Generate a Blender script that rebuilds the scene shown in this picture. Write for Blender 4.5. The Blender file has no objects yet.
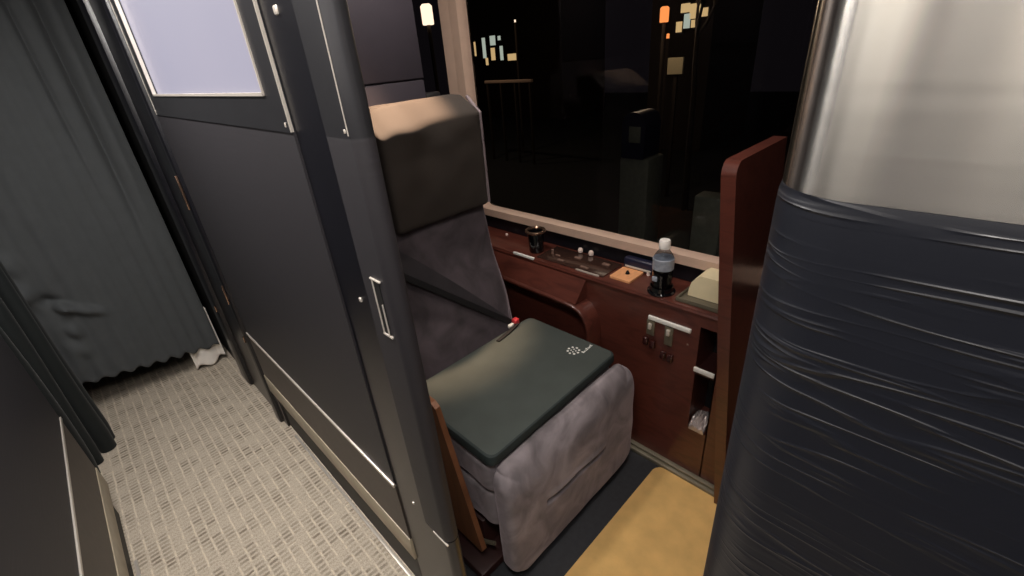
import bpy, bmesh, math, random
from mathutils import Vector, Matrix, Euler, noise
random.seed(7)
sc = bpy.context.scene
COL = sc.collection

# ------------------------------------------------------------------ materials
def lin(c):
    return tuple(((v/255)/12.92 if v/255 <= .04045 else ((v/255+.055)/1.055)**2.4) for v in c) + (1,)

class NT:
    def __init__(s, name):
        s.m = bpy.data.materials.new(name); s.m.use_nodes = True
        s.t = s.m.node_tree; s.b = s.t.nodes['Principled BSDF']; s.out = s.t.nodes['Material Output']
    def n(s, kind, **kw):
        x = s.t.nodes.new('ShaderNode'+kind)
        for k, v in kw.items():
            if k in x.inputs: x.inputs[k].default_value = v
            else: setattr(x, k, v)
        return x
    def l(s, a, b): s.t.links.new(a, b)
    def coords(s, scale=(1,1,1), rot=(0,0,0)):
        tc = s.n('TexCoord'); mp = s.n('Mapping'); s.l(tc.outputs['Object'], mp.inputs['Vector'])
        mp.inputs['Scale'].default_value = scale; mp.inputs['Rotation'].default_value = rot
        return mp.outputs['Vector']
    def ramp(s, fac, stops):
        r = s.n('ValToRGB'); cr = r.color_ramp
        while len(cr.elements) < len(stops): cr.elements.new(.5)
        for e, (p, c) in zip(cr.elements, stops): e.position = p; e.color = c
        s.l(fac, r.inputs['Fac']); return r.outputs['Color']
    def bump(s, h, strength=.3, dist=.002, normal=None):
        b = s.n('Bump'); b.inputs['Strength'].default_value = strength; b.inputs['Distance'].default_value = dist
        s.l(h, b.inputs['Height'])
        if normal: s.l(normal, b.inputs['Normal'])
        s.l(b.outputs['Normal'], s.b.inputs['Normal']); return b.outputs['Normal']

def mat(name, c, rough=.5, metal=0, spec=.5, var=.12, scale=20, bump=0, bscale=None, stretch=(1,1,1), sheen=0, coat=0, **kw):
    k = NT(name); b = k.b
    v = k.coords(stretch)
    nz = k.n('TexNoise', Scale=scale, Detail=4.0); k.l(v, nz.inputs['Vector'])
    c0 = lin(c)
    lo = tuple(x*(1-var) for x in c0[:3])+(1,); hi = tuple(min(1, x*(1+var)) for x in c0[:3])+(1,)
    k.l(k.ramp(nz.outputs['Fac'], [(.3, lo), (.7, hi)]), b.inputs['Base Color'])
    b.inputs['Roughness'].default_value = rough; b.inputs['Metallic'].default_value = metal
    b.inputs['Specular IOR Level'].default_value = spec
    if sheen: b.inputs['Sheen Weight'].default_value = sheen; b.inputs['Sheen Roughness'].default_value = .4
    if coat: b.inputs['Coat Weight'].default_value = coat; b.inputs['Coat Roughness'].default_value = .12
    if bump:
        n2 = k.n('TexNoise', Scale=bscale or scale*4, Detail=3.0); k.l(v, n2.inputs['Vector'])
        k.bump(n2.outputs['Fac'], bump)
    return k.m

def emit(name, c, st):
    k = NT(name); e = k.n('Emission'); e.inputs['Color'].default_value = lin(c); e.inputs['Strength'].default_value = st
    k.l(e.outputs[0], k.out.inputs['Surface']); return k.m

def m_carpet():
    k = NT('aisle_carpet'); b = k.b
    v = k.coords((1,1,1)); vr = k.coords((1,1,1), (0,0,math.pi/2))
    nd = k.n('TexNoise', Scale=18.0, Detail=2.0); k.l(v, nd.inputs['Vector'])
    sc_ = k.n('VectorMath', operation='SCALE'); k.l(nd.outputs['Color'], sc_.inputs[0]); sc_.inputs['Scale'].default_value = .007
    ad = k.n('VectorMath', operation='ADD'); k.l(vr, ad.inputs[0]); k.l(sc_.outputs[0], ad.inputs[1]); v1 = ad.outputs[0]
    def brick(vec, w, h, ms, c1, c2, cm, off=.5, sm=.5):
        br = k.n('TexBrick', Scale=1.0); k.l(vec, br.inputs['Vector']); br.offset = off; br.offset_frequency = 2
        br.inputs['Brick Width'].default_value = w; br.inputs['Row Height'].default_value = h
        br.inputs['Mortar Size'].default_value = ms; br.inputs['Mortar Smooth'].default_value = sm
        br.inputs['Color1'].default_value = c1; br.inputs['Color2'].default_value = c2; br.inputs['Mortar'].default_value = cm
        return br.outputs['Color']
    base = brick(v1, .9, .034, .0035, (1,1,1,1), (1,1,1,1), (0,0,0,1), .41, .8)      # long threads
    rungs = brick(v1, .0185, .034, .0062, (0,0,0,1), (.7,.7,.7,1), (1,1,1,1), .37, .6)    # short dark dashes between them
    n1 = k.n('TexNoise', Scale=34.0, Detail=1.0); k.l(v, n1.inputs['Vector'])
    n3 = k.n('TexNoise', Scale=14.0, Detail=1.0); k.l(vr, n3.inputs['Vector'])
    thr = k.ramp(n1.outputs['Fac'], [(.46,(.1,.1,.1,1)),(.54,(1,1,1,1))])
    dsh = k.ramp(n3.outputs['Fac'], [(.38,(.15,.15,.15,1)),(.60,(1,1,1,1))])
    inv = k.n('Invert'); k.l(base, inv.inputs['Color'])
    t1 = k.n('MixRGB', blend_type='MULTIPLY'); t1.inputs['Fac'].default_value = 1; k.l(inv.outputs[0], t1.inputs[1]); k.l(thr, t1.inputs[2])
    iv2 = k.n('Invert'); k.l(rungs, iv2.inputs['Color'])
    t2 = k.n('MixRGB', blend_type='MULTIPLY'); t2.inputs['Fac'].default_value = 1; k.l(iv2.outputs[0], t2.inputs[1]); k.l(dsh, t2.inputs[2])
    ma = k.n('MixRGB'); k.l(t2.outputs[0], ma.inputs['Fac']); ma.inputs[1].default_value = lin((196,184,167)); ma.inputs[2].default_value = lin((132,121,107))
    mx = k.n('MixRGB'); k.l(t1.outputs[0], mx.inputs['Fac']); k.l(ma.outputs[0], mx.inputs[1]); mx.inputs[2].default_value = lin((218,206,186))
    nz = k.n('TexNoise', Scale=230.0, Detail=3.0); k.l(v, nz.inputs['Vector'])
    m2 = k.n('MixRGB', blend_type='OVERLAY'); m2.inputs['Fac'].default_value = .6
    k.l(mx.outputs[0], m2.inputs[1]); k.l(nz.outputs['Fac'], m2.inputs[2])
    k.l(m2.outputs[0], b.inputs['Base Color']); b.inputs['Roughness'].default_value = .95
    b.inputs['Specular IOR Level'].default_value = .1
    k.bump(nz.outputs['Fac'], .5, .003); return k.m

def m_velvet(name, c, var=.3):
    k = NT(name); b = k.b; v = k.coords()
    nz = k.n('TexNoise', Scale=9.0, Detail=5.0, Distortion=.8); k.l(v, nz.inputs['Vector'])
    c0 = lin(c)
    k.l(k.ramp(nz.outputs['Fac'], [(.32, tuple(x*(1-var) for x in c0[:3])+(1,)), (.68, tuple(x*(1+var) for x in c0[:3])+(1,))]), b.inputs['Base Color'])
    b.inputs['Roughness'].default_value = .85; b.inputs['Sheen Weight'].default_value = .6
    b.inputs['Sheen Roughness'].default_value = .35; b.inputs['Sheen Tint'].default_value = lin((190,175,185))
    n2 = k.n('TexNoise', Scale=55.0, Detail=5.0, Distortion=.5); k.l(v, n2.inputs['Vector'])
    k.bump(n2.outputs['Fac'], .35, .003); return k.m

def m_leather(name, c, amt, rough=.42, zs=70, dist=.0016, tilt=0, hs=4):
    """black leather cloth pulled round a panel: long near-horizontal wrinkles"""
    k = NT(name); b = k.b
    b.inputs['Base Color'].default_value = lin(c); b.inputs['Roughness'].default_value = rough
    b.inputs['Specular IOR Level'].default_value = .5
    v = k.coords((hs, hs, zs), (tilt, 0, 0))
    nz = k.n('TexNoise', Scale=1.0, Detail=1.5, Roughness=.5, Distortion=.4); k.l(v, nz.inputs['Vector'])
    rg = k.ramp(nz.outputs['Fac'], [(.44,(0,0,0,1)),(.50,(.15,.15,.15,1)),(.55,(1,1,1,1)),(.60,(.3,.3,.3,1)),(.70,(0,0,0,1))])
    v2 = k.coords((10, 10, 15)); n2 = k.n('TexNoise', Scale=1.0, Detail=2.0); k.l(v2, n2.inputs['Vector'])
    mask = k.ramp(n2.outputs['Fac'], [(.40,(.05,.05,.05,1)),(.62,(1,1,1,1))])
    mu = k.n('Math', operation='MULTIPLY'); k.l(rg, mu.inputs[0]); k.l(mask, mu.inputs[1])
    v3 = k.coords(); n3 = k.n('TexNoise', Scale=420.0, Detail=2.0); k.l(v3, n3.inputs['Vector'])
    nn = k.bump(mu.outputs[0], amt, dist)
    k.bump(n3.outputs['Fac'], .06, .0006, nn); return k.m

def m_steel(name, c=(214,210,204), rough=.23):
    k = NT(name); b = k.b
    b.inputs['Base Color'].default_value = lin(c); b.inputs['Metallic'].default_value = 1
    v = k.coords((3, 3, 160)); nz = k.n('TexNoise', Scale=1.0, Detail=5.0); k.l(v, nz.inputs['Vector'])
    r = k.n('MapRange'); k.l(nz.outputs['Fac'], r.inputs['Value']); r.inputs['To Min'].default_value = rough*.9; r.inputs['To Max'].default_value = rough*1.1
    k.l(r.outputs[0], b.inputs['Roughness'])
    b.inputs['Anisotropic'].default_value = .97; b.inputs['Anisotropic Rotation'].default_value = .25
    tg = k.n('Tangent', direction_type='RADIAL', axis='Z'); k.l(tg.outputs[0], b.inputs['Tangent'])
    return k.m

def m_wood():
    k = NT('maroon_wood'); b = k.b; v = k.coords((3, .8, 3))
    nz = k.n('TexNoise', Scale=9.0, Detail=6.0, Distortion=1.5); k.l(v, nz.inputs['Vector'])
    k.l(k.ramp(nz.outputs['Fac'], [(.3, lin((72,37,30))), (.55, lin((90,47,38))), (.75, lin((80,42,34)))]), b.inputs['Base Color'])
    b.inputs['Roughness'].default_value = .3; b.inputs['Coat Weight'].default_value = .35; b.inputs['Coat Roughness'].default_value = .15
    n2 = k.n('TexNoise', Scale=3.0); k.l(v, n2.inputs['Vector']); k.bump(n2.outputs['Fac'], .08, .004); return k.m

def m_glass(name, tint=(255,255,255), ior=1.45):
    k = NT(name); g = k.n('BsdfGlossy'); g.inputs['Roughness'].default_value = .02
    t = k.n('BsdfTransparent'); t.inputs['Color'].default_value = lin(tint)
    f = k.n('Fresnel'); f.inputs['IOR'].default_value = ior; mx = k.n('MixShader')
    ge = k.n('NewGeometry'); inv = k.n('Math', operation='SUBTRACT'); inv.inputs[0].default_value = 1; k.l(ge.outputs['Backfacing'], inv.inputs[1])
    mf = k.n('Math', operation='MULTIPLY'); k.l(f.outputs[0], mf.inputs[0]); k.l(inv.outputs[0], mf.inputs[1])
    k.l(mf.outputs[0], mx.inputs[0]); k.l(t.outputs[0], mx.inputs[1]); k.l(g.outputs[0], mx.inputs[2])
    k.l(mx.outputs[0], k.out.inputs['Surface']); return k.m

M = dict(
 carpet=m_carpet(),
 bayfloor=mat('dark_vinyl_floor', (48,49,53), .75, bump=.2, scale=60),
 panel=m_leather('charcoal_leathercloth_panel', (42,40,44), .15, .55, zs=60, dist=.0010),
 lowpanel=mat('grey_laminate_kick_panel', (70,62,57), .5, scale=30),
 band=mat('beige_grey_skirting', (176,164,142), .45, scale=20),
 dark=mat('matte_black_recess', (14,14,17), .6),
 darkgloss=mat('black_lacquered_jamb', (18,18,24), .32, scale=30),
 framemetal=mat('dark_satin_metal_frame', (70,70,74), .35, metal=.7, scale=10, var=.06),
 brightmetal=mat('polished_trim_metal', (222,214,204), .3, metal=.45, scale=10, var=.05),
 steel=m_steel('brushed_steel_sleeve'),
 pillar=m_leather('black_leather_wrap', (20,22,29), .6, .40, zs=85, dist=.0020, hs=6, tilt=.03),
 wood=m_wood(),
 orangewood=mat('orange_brown_wood', (132,86,58), .4, scale=12, stretch=(4,4,.7), var=.2),
 darkwood=mat('dark_maroon_base', (52,24,22), .5),
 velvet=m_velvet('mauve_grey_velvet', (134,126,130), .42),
 backvelvet=m_velvet('shaded_mauve_velvet', (78,70,75), .34),  # seat velvet darkened: the headrest's shade put into the colour
 headcloth=mat('brown_black_head_cover', (47,40,35), .8, sheen=.05, bump=.15, scale=8, bscale=300),
 piping=mat('grey_piping', (120,108,112), .7),
 pad=mat('dark_green_pad_cloth', (62,69,66), .8, bump=.2, bscale=500, scale=10, sheen=.2),
 padside=mat('darker_green_pad_edge', (36,46,46), .8, bump=.2, bscale=500),
 white=mat('white_print', (225,225,220), .6, var=.03),
 belt=mat('black_belt_webbing', (50,47,51), .6, bump=.3, bscale=600),
 red=mat('red_buckle_button', (205,60,66), .4),
 mat=mat('tan_suede_mat', (224,182,114), .9, var=.10, scale=14, bump=.3, bscale=120, sheen=.2),
 windowframe=mat('beige_window_rubber', (206,178,160), .5, var=.05),
 glass=m_glass('window_glass'),
 curtain=mat('slate_curtain_cloth', (74,77,79), .85, sheen=.15, var=.05, bump=.1, bscale=200),
 blackcloth=mat('black_green_cloth', (13,20,21), .8, sheen=.1),
 whitecloth=mat('white_cloth', (244,238,230), .85, var=.04),
 bulk=mat('purple_grey_bulkhead', (50,46,54), .6, var=.06),
 ceiling=mat('pale_ceiling_lining', (120,116,112), .9),
 ctrl=mat('dark_control_panel', (58,40,34), .2, coat=.6, scale=30),
 button=mat('grey_brown_button', (120,96,86), .4),
 knob=mat('ivory_knob', (235,215,205), .35, var=.02),
 smoke=mat('smoked_plastic', (10,11,14), .12, coat=.4),
 clear=m_glass('clear_bottle_plastic', (200,205,210), 1.4),
 liquid=mat('dark_drink', (20,14,16), .1, coat=.3),
 blabel=mat('pale_blue_bottle_label', (150,156,168), .35, scale=60, var=.25),
 cap=mat('white_cap', (240,236,232), .4, var=.02),
 coaster=mat('tan_wooden_square', (222,160,112), .5, scale=30, stretch=(1,6,1)),
 cream=mat('cream_card', (226,212,176), .7, var=.04),
 greytray=mat('grey_green_tray', (98,92,78), .35, var=.1),
 rail=mat('grey_green_floor_rail', (128,122,106), .4, metal=.3, var=.08),
 plastic=mat('crumpled_clear_plastic', (190,180,178), .15, metal=.5, bump=.8, bscale=40),
 outdark=mat('night_wall', (60,48,40), .9),
 asphalt=mat('night_asphalt', (40,40,42), .9),
 lantern=emit('orange_lantern_light', (255,150,80), 1.1),
 warmlit=emit('warm_lit_window', (255,214,150), .55),
 coollit=emit('cool_lit_window', (220,232,215), .5),
 lamp=emit('street_lamp_light', (255,225,195), 1.5),
 paleg=mat('pale_green_grey_paint', (112,116,104), .6),
 navy=mat('navy_plastic', (28,30,52), .4),
 bark=mat('tree_bark', (58,48,40), .9),
)
def pane_mat(name, c1, c2, s):
    k = NT(name); e = k.n('Emission'); v = k.coords((.8, .8, .8)); nz = k.n('TexNoise', Scale=1.5); k.l(v, nz.inputs['Vector'])
    k.l(k.ramp(nz.outputs['Fac'], [(.3, lin(c1)), (.7, lin(c2))]), e.inputs['Color']); e.inputs['Strength'].default_value = s
    ad = k.n('AddShader'); k.b.inputs['Base Color'].default_value = (.05,.05,.05,1); k.b.inputs['Roughness'].default_value = .35
    k.l(e.outputs[0], ad.inputs[0]); k.l(k.b.outputs[0], ad.inputs[1]); k.l(ad.outputs[0], k.out.inputs['Surface']); return k.m
M['rim'] = mat('bronze_rim', (150,122,104), .2, metal=.85)
M['shutter'] = mat('dark_red_plastic', (52,22,20), .25, coat=.4)
M['pane'] = pane_mat('backlit_frosted_glass', (170,168,192), (184,178,198), .86)
M['paneleft'] = pane_mat('unseen_frosted_glow_warm', (235,225,210), (245,238,228), 1.7)
M['panedim'] = pane_mat('unseen_frosted_glow_dim', (150,146,138), (172,167,160), 1.15)  # added dim glow, seen only as a streak in the steel
M['ceillamp'] = emit('aisle_lamp_diffuser', (255,238,215), 6)
M['baylamp'] = emit('reading_lamp_diffuser', (255,205,150), 6)

# ------------------------------------------------------------------ mesh helpers
def finish(name, bm, m, parent=None, loc=None, sharp=35, mods=None):
    bmesh.ops.recalc_face_normals(bm, faces=bm.faces[:])
    for f in bm.faces: f.smooth = True
    lim = math.radians(sharp)
    for e in bm.edges:
        if len(e.link_faces) == 2 and e.calc_face_angle(0) > lim: e.smooth = False
    me = bpy.data.meshes.new(name); bm.to_mesh(me); bm.free()
    ms = m if isinstance(m, (list, tuple)) else [m]
    for x in ms: me.materials.append(M[x] if isinstance(x, str) else x)
    o = bpy.data.objects.new(name, me); COL.objects.link(o)
    if parent:
        o.parent = parent
        o.matrix_parent_inverse = Matrix.Translation(-world_loc(parent))
    return o
def world_loc(o):
    v = Vector(o.location)
    return v
def tag(o, label=None, cat=None, group=None, kind=None):
    if label: o['label'] = label
    if cat: o['category'] = cat
    if group: o['group'] = group
    if kind: o['kind'] = kind
    return o
def empty(name, loc, label=None, cat=None, group=None, kind=None):
    o = bpy.data.objects.new(name, None); COL.objects.link(o); o.location = loc; o.empty_display_size = .05
    return tag(o, label, cat, group, kind)

def add_box(bm, x0, x1, y0, y1, z0, z1, bev=0, seg=2, rot=None):
    g = bmesh.ops.create_cube(bm, size=1); vs = g['verts']
    c = Vector(((x0+x1)/2, (y0+y1)/2, (z0+z1)/2)); s = Vector((abs(x1-x0), abs(y1-y0), abs(z1-z0)))
    for v in vs: v.co = Vector((v.co.x*s.x, v.co.y*s.y, v.co.z*s.z))
    if bev:
        es = list({e for v in vs for e in v.link_edges})
        r = bmesh.ops.bevel(bm, geom=es, offset=bev, segments=seg, affect='EDGES', profile=.5)
        vs = list({v for f in r['faces'] for v in f.verts} | {v for v in vs if v.is_valid})
    R = Euler(rot).to_matrix() if rot else None
    for v in vs:
        if R: v.co = R @ v.co
        v.co += c
    return vs
def box(name, x0, x1, y0, y1, z0, z1, m, parent=None, bev=0, seg=2, rot=None):
    bm = bmesh.new(); add_box(bm, x0, x1, y0, y1, z0, z1, bev, seg, rot); return finish(name, bm, m, parent)

def softbox(name, x0, x1, y0, y1, z0, z1, r, m, parent=None, N=(30,14,30), bulge=(0,0,0), nz=0, nscale=6, warp=None):
    """rounded cushion; r is the corner radius, bulge swells each pair of faces"""
    bm = bmesh.new(); H = Vector(((x1-x0)/2, (y1-y0)/2, (z1-z0)/2)); C = Vector(((x0+x1)/2, (y0+y1)/2, (z0+z1)/2))
    cache = {}
    def vert(i, j, k):
        key = (i, j, k)
        if key in cache: return cache[key]
        p = Vector((2*i/N[0]-1, 2*j/N[1]-1, 2*k/N[2]-1))
        q = Vector((p.x*H.x, p.y*H.y, p.z*H.z))
        inn = Vector([max(-(H[a]-r), min(H[a]-r, q[a])) for a in range(3)])
        d = q-inn
        if d.length > 1e-9: q = inn + d.normalized()*r
        for a in range(3):
            o1, o2 = [(1,2),(0,2),(0,1)][a]
            w = (1-p[o1]**2)*(1-p[o2]**2)
            q[a] += bulge[a]*w*(p[a])
        q += C
        if nz: q += noise.noise_vector(q*nscale)*nz
        if warp: q = warp(q)
        cache[key] = bm.verts.new(q); return cache[key]
    for a in range(3):
        b, c = [(1,2),(0,2),(0,1)][a]
        for s in (0, N[a]):
            for u in range(N[b]):
                for v in range(N[c]):
                    q = []
                    for du, dv in ((0,0),(1,0),(1,1),(0,1)):
                        idx = [0,0,0]; idx[a] = s; idx[b] = u+du; idx[c] = v+dv; q.append(vert(*idx))
                    try: bm.faces.new(q)
                    except ValueError: pass
    return finish(name, bm, m, parent, sharp=60)

def add_prism(bm, pts, axis, a0, a1):
    """pts: outline in the two other axes, extruded along axis"""
    def P(p, a):
        l = list(p); l.insert(axis, a); return bm.verts.new(l)
    A = [P(p, a0) for p in pts]; B = [P(p, a1) for p in pts]; n = len(pts)
    bm.faces.new(A); bm.faces.new(B[::-1])
    for i in range(n): bm.faces.new((A[i], A[(i+1)%n], B[(i+1)%n], B[i]))
    return A+B
def prism(name, pts, axis, a0, a1, m, parent=None, bev=0):
    bm = bmesh.new(); add_prism(bm, pts, axis, a0, a1)
    if bev: bmesh.ops.bevel(bm, geom=[e for e in bm.edges if e.calc_face_angle(0) > .5], offset=bev, segments=2, affect='EDGES')
    return finish(name, bm, m, parent)
def add_lathe(bm, prof, c, seg=32, squash=(1,1)):
    rings = []
    for r, z in prof:
        rings.append([bm.verts.new((c[0]+r*squash[0]*math.cos(2*math.pi*i/seg), c[1]+r*squash[1]*math.sin(2*math.pi*i/seg), c[2]+z)) for i in range(seg)])
    for a, b in zip(rings, rings[1:]):
        for i in range(seg): bm.faces.new((a[i], a[(i+1)%seg], b[(i+1)%seg], b[i]))
    for rg, rv in ((rings[0], True), (rings[-1], False)):
        if (prof[0] if rv else prof[-1])[0] > 1e-5: bm.faces.new(rg[::-1] if rv else rg)
def lathe(name, prof, c, m, parent=None, seg=32):
    bm = bmesh.new(); add_lathe(bm, prof, c, seg); bmesh.ops.remove_doubles(bm, verts=bm.verts[:], dist=1e-6); return finish(name, bm, m, parent)
def add_tube(bm, pts, r, seg=8):
    rings = []; n = len(pts); pts = [Vector(p) for p in pts]
    for i, p in enumerate(pts):
        t = (pts[min(i+1, n-1)]-pts[max(i-1, 0)]).normalized(); u = t.orthogonal().normalized(); w = t.cross(u)
        rr = r[i] if isinstance(r, (list, tuple)) else r
        if rings:
            pu = (rings[-1][0].co-pts[i-1]); u = (pu-t*pu.dot(t)).normalized(); w = t.cross(u)
        rings.append([bm.verts.new(p+u*rr*math.cos(2*math.pi*k/seg)+w*rr*math.sin(2*math.pi*k/seg)) for k in range(seg)])
    for a, b in zip(rings, rings[1:]):
        for k in range(seg): bm.faces.new((a[k], a[(k+1)%seg], b[(k+1)%seg], b[k]))
    bm.faces.new(rings[0][::-1]); bm.faces.new(rings[-1])
def tube(name, pts, r, m, parent=None, seg=8):
    bm = bmesh.new(); add_tube(bm, pts, r, seg); return finish(name, bm, m, parent)
def ribbon(name, rows, th, m, parent=None):
    """rows: list of (left point, right point); thickened strip"""
    bm = bmesh.new(); L = []
    for i, (a, b) in enumerate(rows):
        a, b = Vector(a), Vector(b); c0 = rows[max(i-1,0)]; c1 = rows[min(i+1,len(rows)-1)]
        t = (Vector(c1[0])+Vector(c1[1])-Vector(c0[0])-Vector(c0[1])).normalized()
        nrm = (b-a).cross(t).normalized()*th/2
        L.append([bm.verts.new(a+nrm), bm.verts.new(b+nrm), bm.verts.new(b-nrm), bm.verts.new(a-nrm)])
    for p, q in zip(L, L[1:]):
        for k in range(4): bm.faces.new((p[k], p[(k+1)%4], q[(k+1)%4], q[k]))
    bm.faces.new(L[0][::-1]); bm.faces.new(L[-1]); return finish(name, bm, m, parent)
def rrect(x0, x1, y0, y1, r, n=6):
    rs = r if isinstance(r, (list, tuple)) else [r]*4; P = []
    for (cx, cy, a), q in zip(((x1, y1, 0), (x0, y1, 90), (x0, y0, 180), (x1, y0, 270)), rs):
        sx = -1 if cx == x1 else 1; sy = -1 if cy == y1 else 1
        for i in range(n+1):
            t = math.radians(a+90*i/n); P.append((cx+sx*q+q*math.cos(t), cy+sy*q+q*math.sin(t)))
    return P
def cloth(name, x0, x1, y, z0f, z1, m, parent=None, amp=.012, waves=9, N=(160,60), axis='x', th=.004, pert=None):
    """hanging cloth with folds; z0f(u) gives the hem height"""
    bm = bmesh.new(); G = []
    for i in range(N[0]+1):
        u = i/N[0]; row = []
        for j in range(N[1]+1):
            w = j/N[1]; z = z1+(z0f(u)-z1)*w; s = x0+(x1-x0)*u
            d = amp*math.sin(u*waves*2*math.pi+.8*math.sin(u*7))*(.55+.45*w)
            if pert: d += pert(u, z)
            p = (s, y+d, z) if axis == 'x' else (y+d, s, z)
            row.append(bm.verts.new(p))
        G.append(row)
    for i in range(N[0]):
        for j in range(N[1]): bm.faces.new((G[i][j], G[i+1][j], G[i+1][j+1], G[i][j+1]))
    o = finish(name, bm, m, parent, sharp=80)
    md = o.modifiers.new('thick', 'SOLIDIFY'); md.thickness = th
    return o

CEIL = 1.95
# ------------------------------------------------------------------ floor & shell
bm = bmesh.new(); add_box(bm, -.42, .36, -1.3, 4.0, -.04, 0)
fl = tag(finish('floor', bm, 'carpet'), kind='structure')
tag(box('floor.001', .36, 1.34, -.6, 4.0, -.04, 0, 'bayfloor'), kind='structure')
tag(box('ceiling', -.42, 1.4, -1.3, 4.0, CEIL, CEIL+.04, 'ceiling'), kind='structure')

# side wall of the bus with window_1 and window_2
WX = 1.335
sw = tag(box('wall_window', WX, WX+.06, -1.3, 4.0, -.04, .742, 'wood'), kind='structure')
tag(box('trim_4', WX-.004, WX+.0, -.4, 1.6, .682, .742, 'darkgloss'), kind='structure')
sw2 = tag(box('wall_window.001', WX, WX+.06, -1.3, 4.0, 1.86, CEIL, 'bulk'), kind='structure')
def window(nm, y0, y1):
    w = empty(nm, (WX, (y0+y1)/2, .742), kind='structure')
    # frame ring with rounded inner corners
    bm = bmesh.new()
    out = rrect(y0-.055, y1+.055, .742, 1.89, .03, 6); inn = rrect(y0, y1, .776, 1.84, .045, 6)
    n = len(out)
    X0, X1 = WX-.022, WX+.03
    A = [bm.verts.new((X0+.004, p[0], p[1])) for p in out]; B = [bm.verts.new((X0, p[0], p[1])) for p in inn]
    B2 = [bm.verts.new((X1, p[0], p[1])) for p in inn]; A2 = [bm.verts.new((X1, p[0], p[1])) for p in out]
    for i in range(n):
        j = (i+1) % n
        for P, Q in ((A, B), (B, B2), (B2, A2), (A2, A)): bm.faces.new((P[i], P[j], Q[j], Q[i]))
    finish('window_frame', bm, 'windowframe', w)
    tag(box('window_glass', WX+.008, WX+.013, y0-.02, y1+.02, .76, 1.86, 'glass', w))
    return w
window('window_1', -1.1, 1.585)
window('window_2', 1.695, 3.8)

# end walls
tag(box('wall_rear', -.42, 1.4, 3.6, 3.64, 0, CEIL, 'dark'), kind='structure')
tag(box('wall_front', -.42, 1.4, -1.3, -1.26, 0, CEIL, 'bulk'), kind='structure')

# ------------------------------------------------------------------ right aisle partition (fixed panel y .775-1.85)
PX = .282
wr = empty('wall_right', (PX, 1.3, 0), kind='structure')
def partition(par, x, sgn, y0, y1, ztrim, zband, panes):
    """x: face towards the aisle; sgn: +1 when the body lies at larger x"""
    f = lambda a: x+sgn*a
    bx = lambda n, a, b, c, d, e, g, m, **k: box(n, min(f(a), f(b)), max(f(a), f(b)), c, d, e, g, m, par, **k)
    bx('leather_panel', 0, .035, y0, y1, ztrim, 1.315, 'panel')
    bx('kick_panel', 0, .035, y0, y1, zband, ztrim-.004, 'lowpanel')
    bx('lower_trim', -.004, .004, y0, y1, ztrim-.007, ztrim+.004, 'brightmetal', bev=.001)
    bx('skirting', -.003, .03, y0, y1, zband-.085, zband, 'band', bev=.002)
    bx('toe_recess', .02, .035, y0, y1, 0, zband-.085, 'dark')
    # upper metal frame around the frosted panes
    b = bmesh.new(); xa, xb = min(f(-.002), f(.035)), max(f(-.002), f(.035))
    add_box(b, xa, xb, y0, y1, 1.315, 1.372); add_box(b, xa, xb, y0, y1, 1.86, CEIL)
    ed = [y0]+[v for p in panes for v in p[:2]]+[y1]
    for a, c in zip(ed[::2], ed[1::2]): add_box(b, xa, xb, a, c, 1.372, 1.86)
    finish('upper_frame', b, 'framemetal', par)
    for py0, py1, pm in panes:
        bx('frosted_pane', .008, .016, py0-.004, py1+.004, 1.37, 1.865, pm)
        b = bmesh.new()
        for (c, d, e, g) in ((py0, py1, 1.369, 1.374), (py0-.002, py0+.003, 1.37, 1.86), (py1-.003, py1+.002, 1.37, 1.86)):
            add_box(b, min(f(-.0045), f(.004)), max(f(-.0045), f(.004)), c, d, e, g)
        finish('pane_edging', b, 'brightmetal', par)
partition(wr, PX, 1, .775, 1.85, .505, .30, [(.846, 1.757, 'pane')])
box('pane_glow_blocker', PX+.017, PX+.034, .84, 1.765, 1.36, 1.87, 'bulk', wr)  # added board, keeps the pane's glow out of the window reflection
box('edge_strip', PX-.003, PX+.002, .7745, .7765, 1.316, CEIL, 'brightmetal', wr)
box('edge_strip', PX-.003, PX+.002, 1.835, 1.839, 1.316, CEIL, 'brightmetal', wr)
b = bmesh.new()
for yy, zz in ((.79, 1.327), (1.83, 1.327)):
    add_box(b, PX-.004, PX-.002, yy-.002, yy+.002, zz-.004, zz+.003, .001)
finish('frame_screw', b, 'brightmetal', wr)
# black jamb between the fixed panel and the sliding leaf
jb = tag(box('trim_1', PX+.004, PX+.05, .645, .774, 0, CEIL, 'darkgloss'), kind='structure')
box('edge_strip', PX-.0, PX+.006, .6455, .6485, 1.36, CEIL, 'brightmetal', jb)
b = bmesh.new()
for (yy, zz, r) in ((.72, 1.475, .006), (.694, 1.04, .004), (.70, .505, .003)):
    add_box(b, PX+.001, PX+.006, yy-r, yy+r, zz-r, zz+r, r*.45)
finish('screw', b, 'brightmetal', jb)
# bright sliding rails on the carpet
r1 = bmesh.new(); add_box(r1, PX+.004, PX+.014, .62, 1.77, 0, .006, .002)
tag(finish('trim_2', r1, 'brightmetal'), kind='structure')

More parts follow.
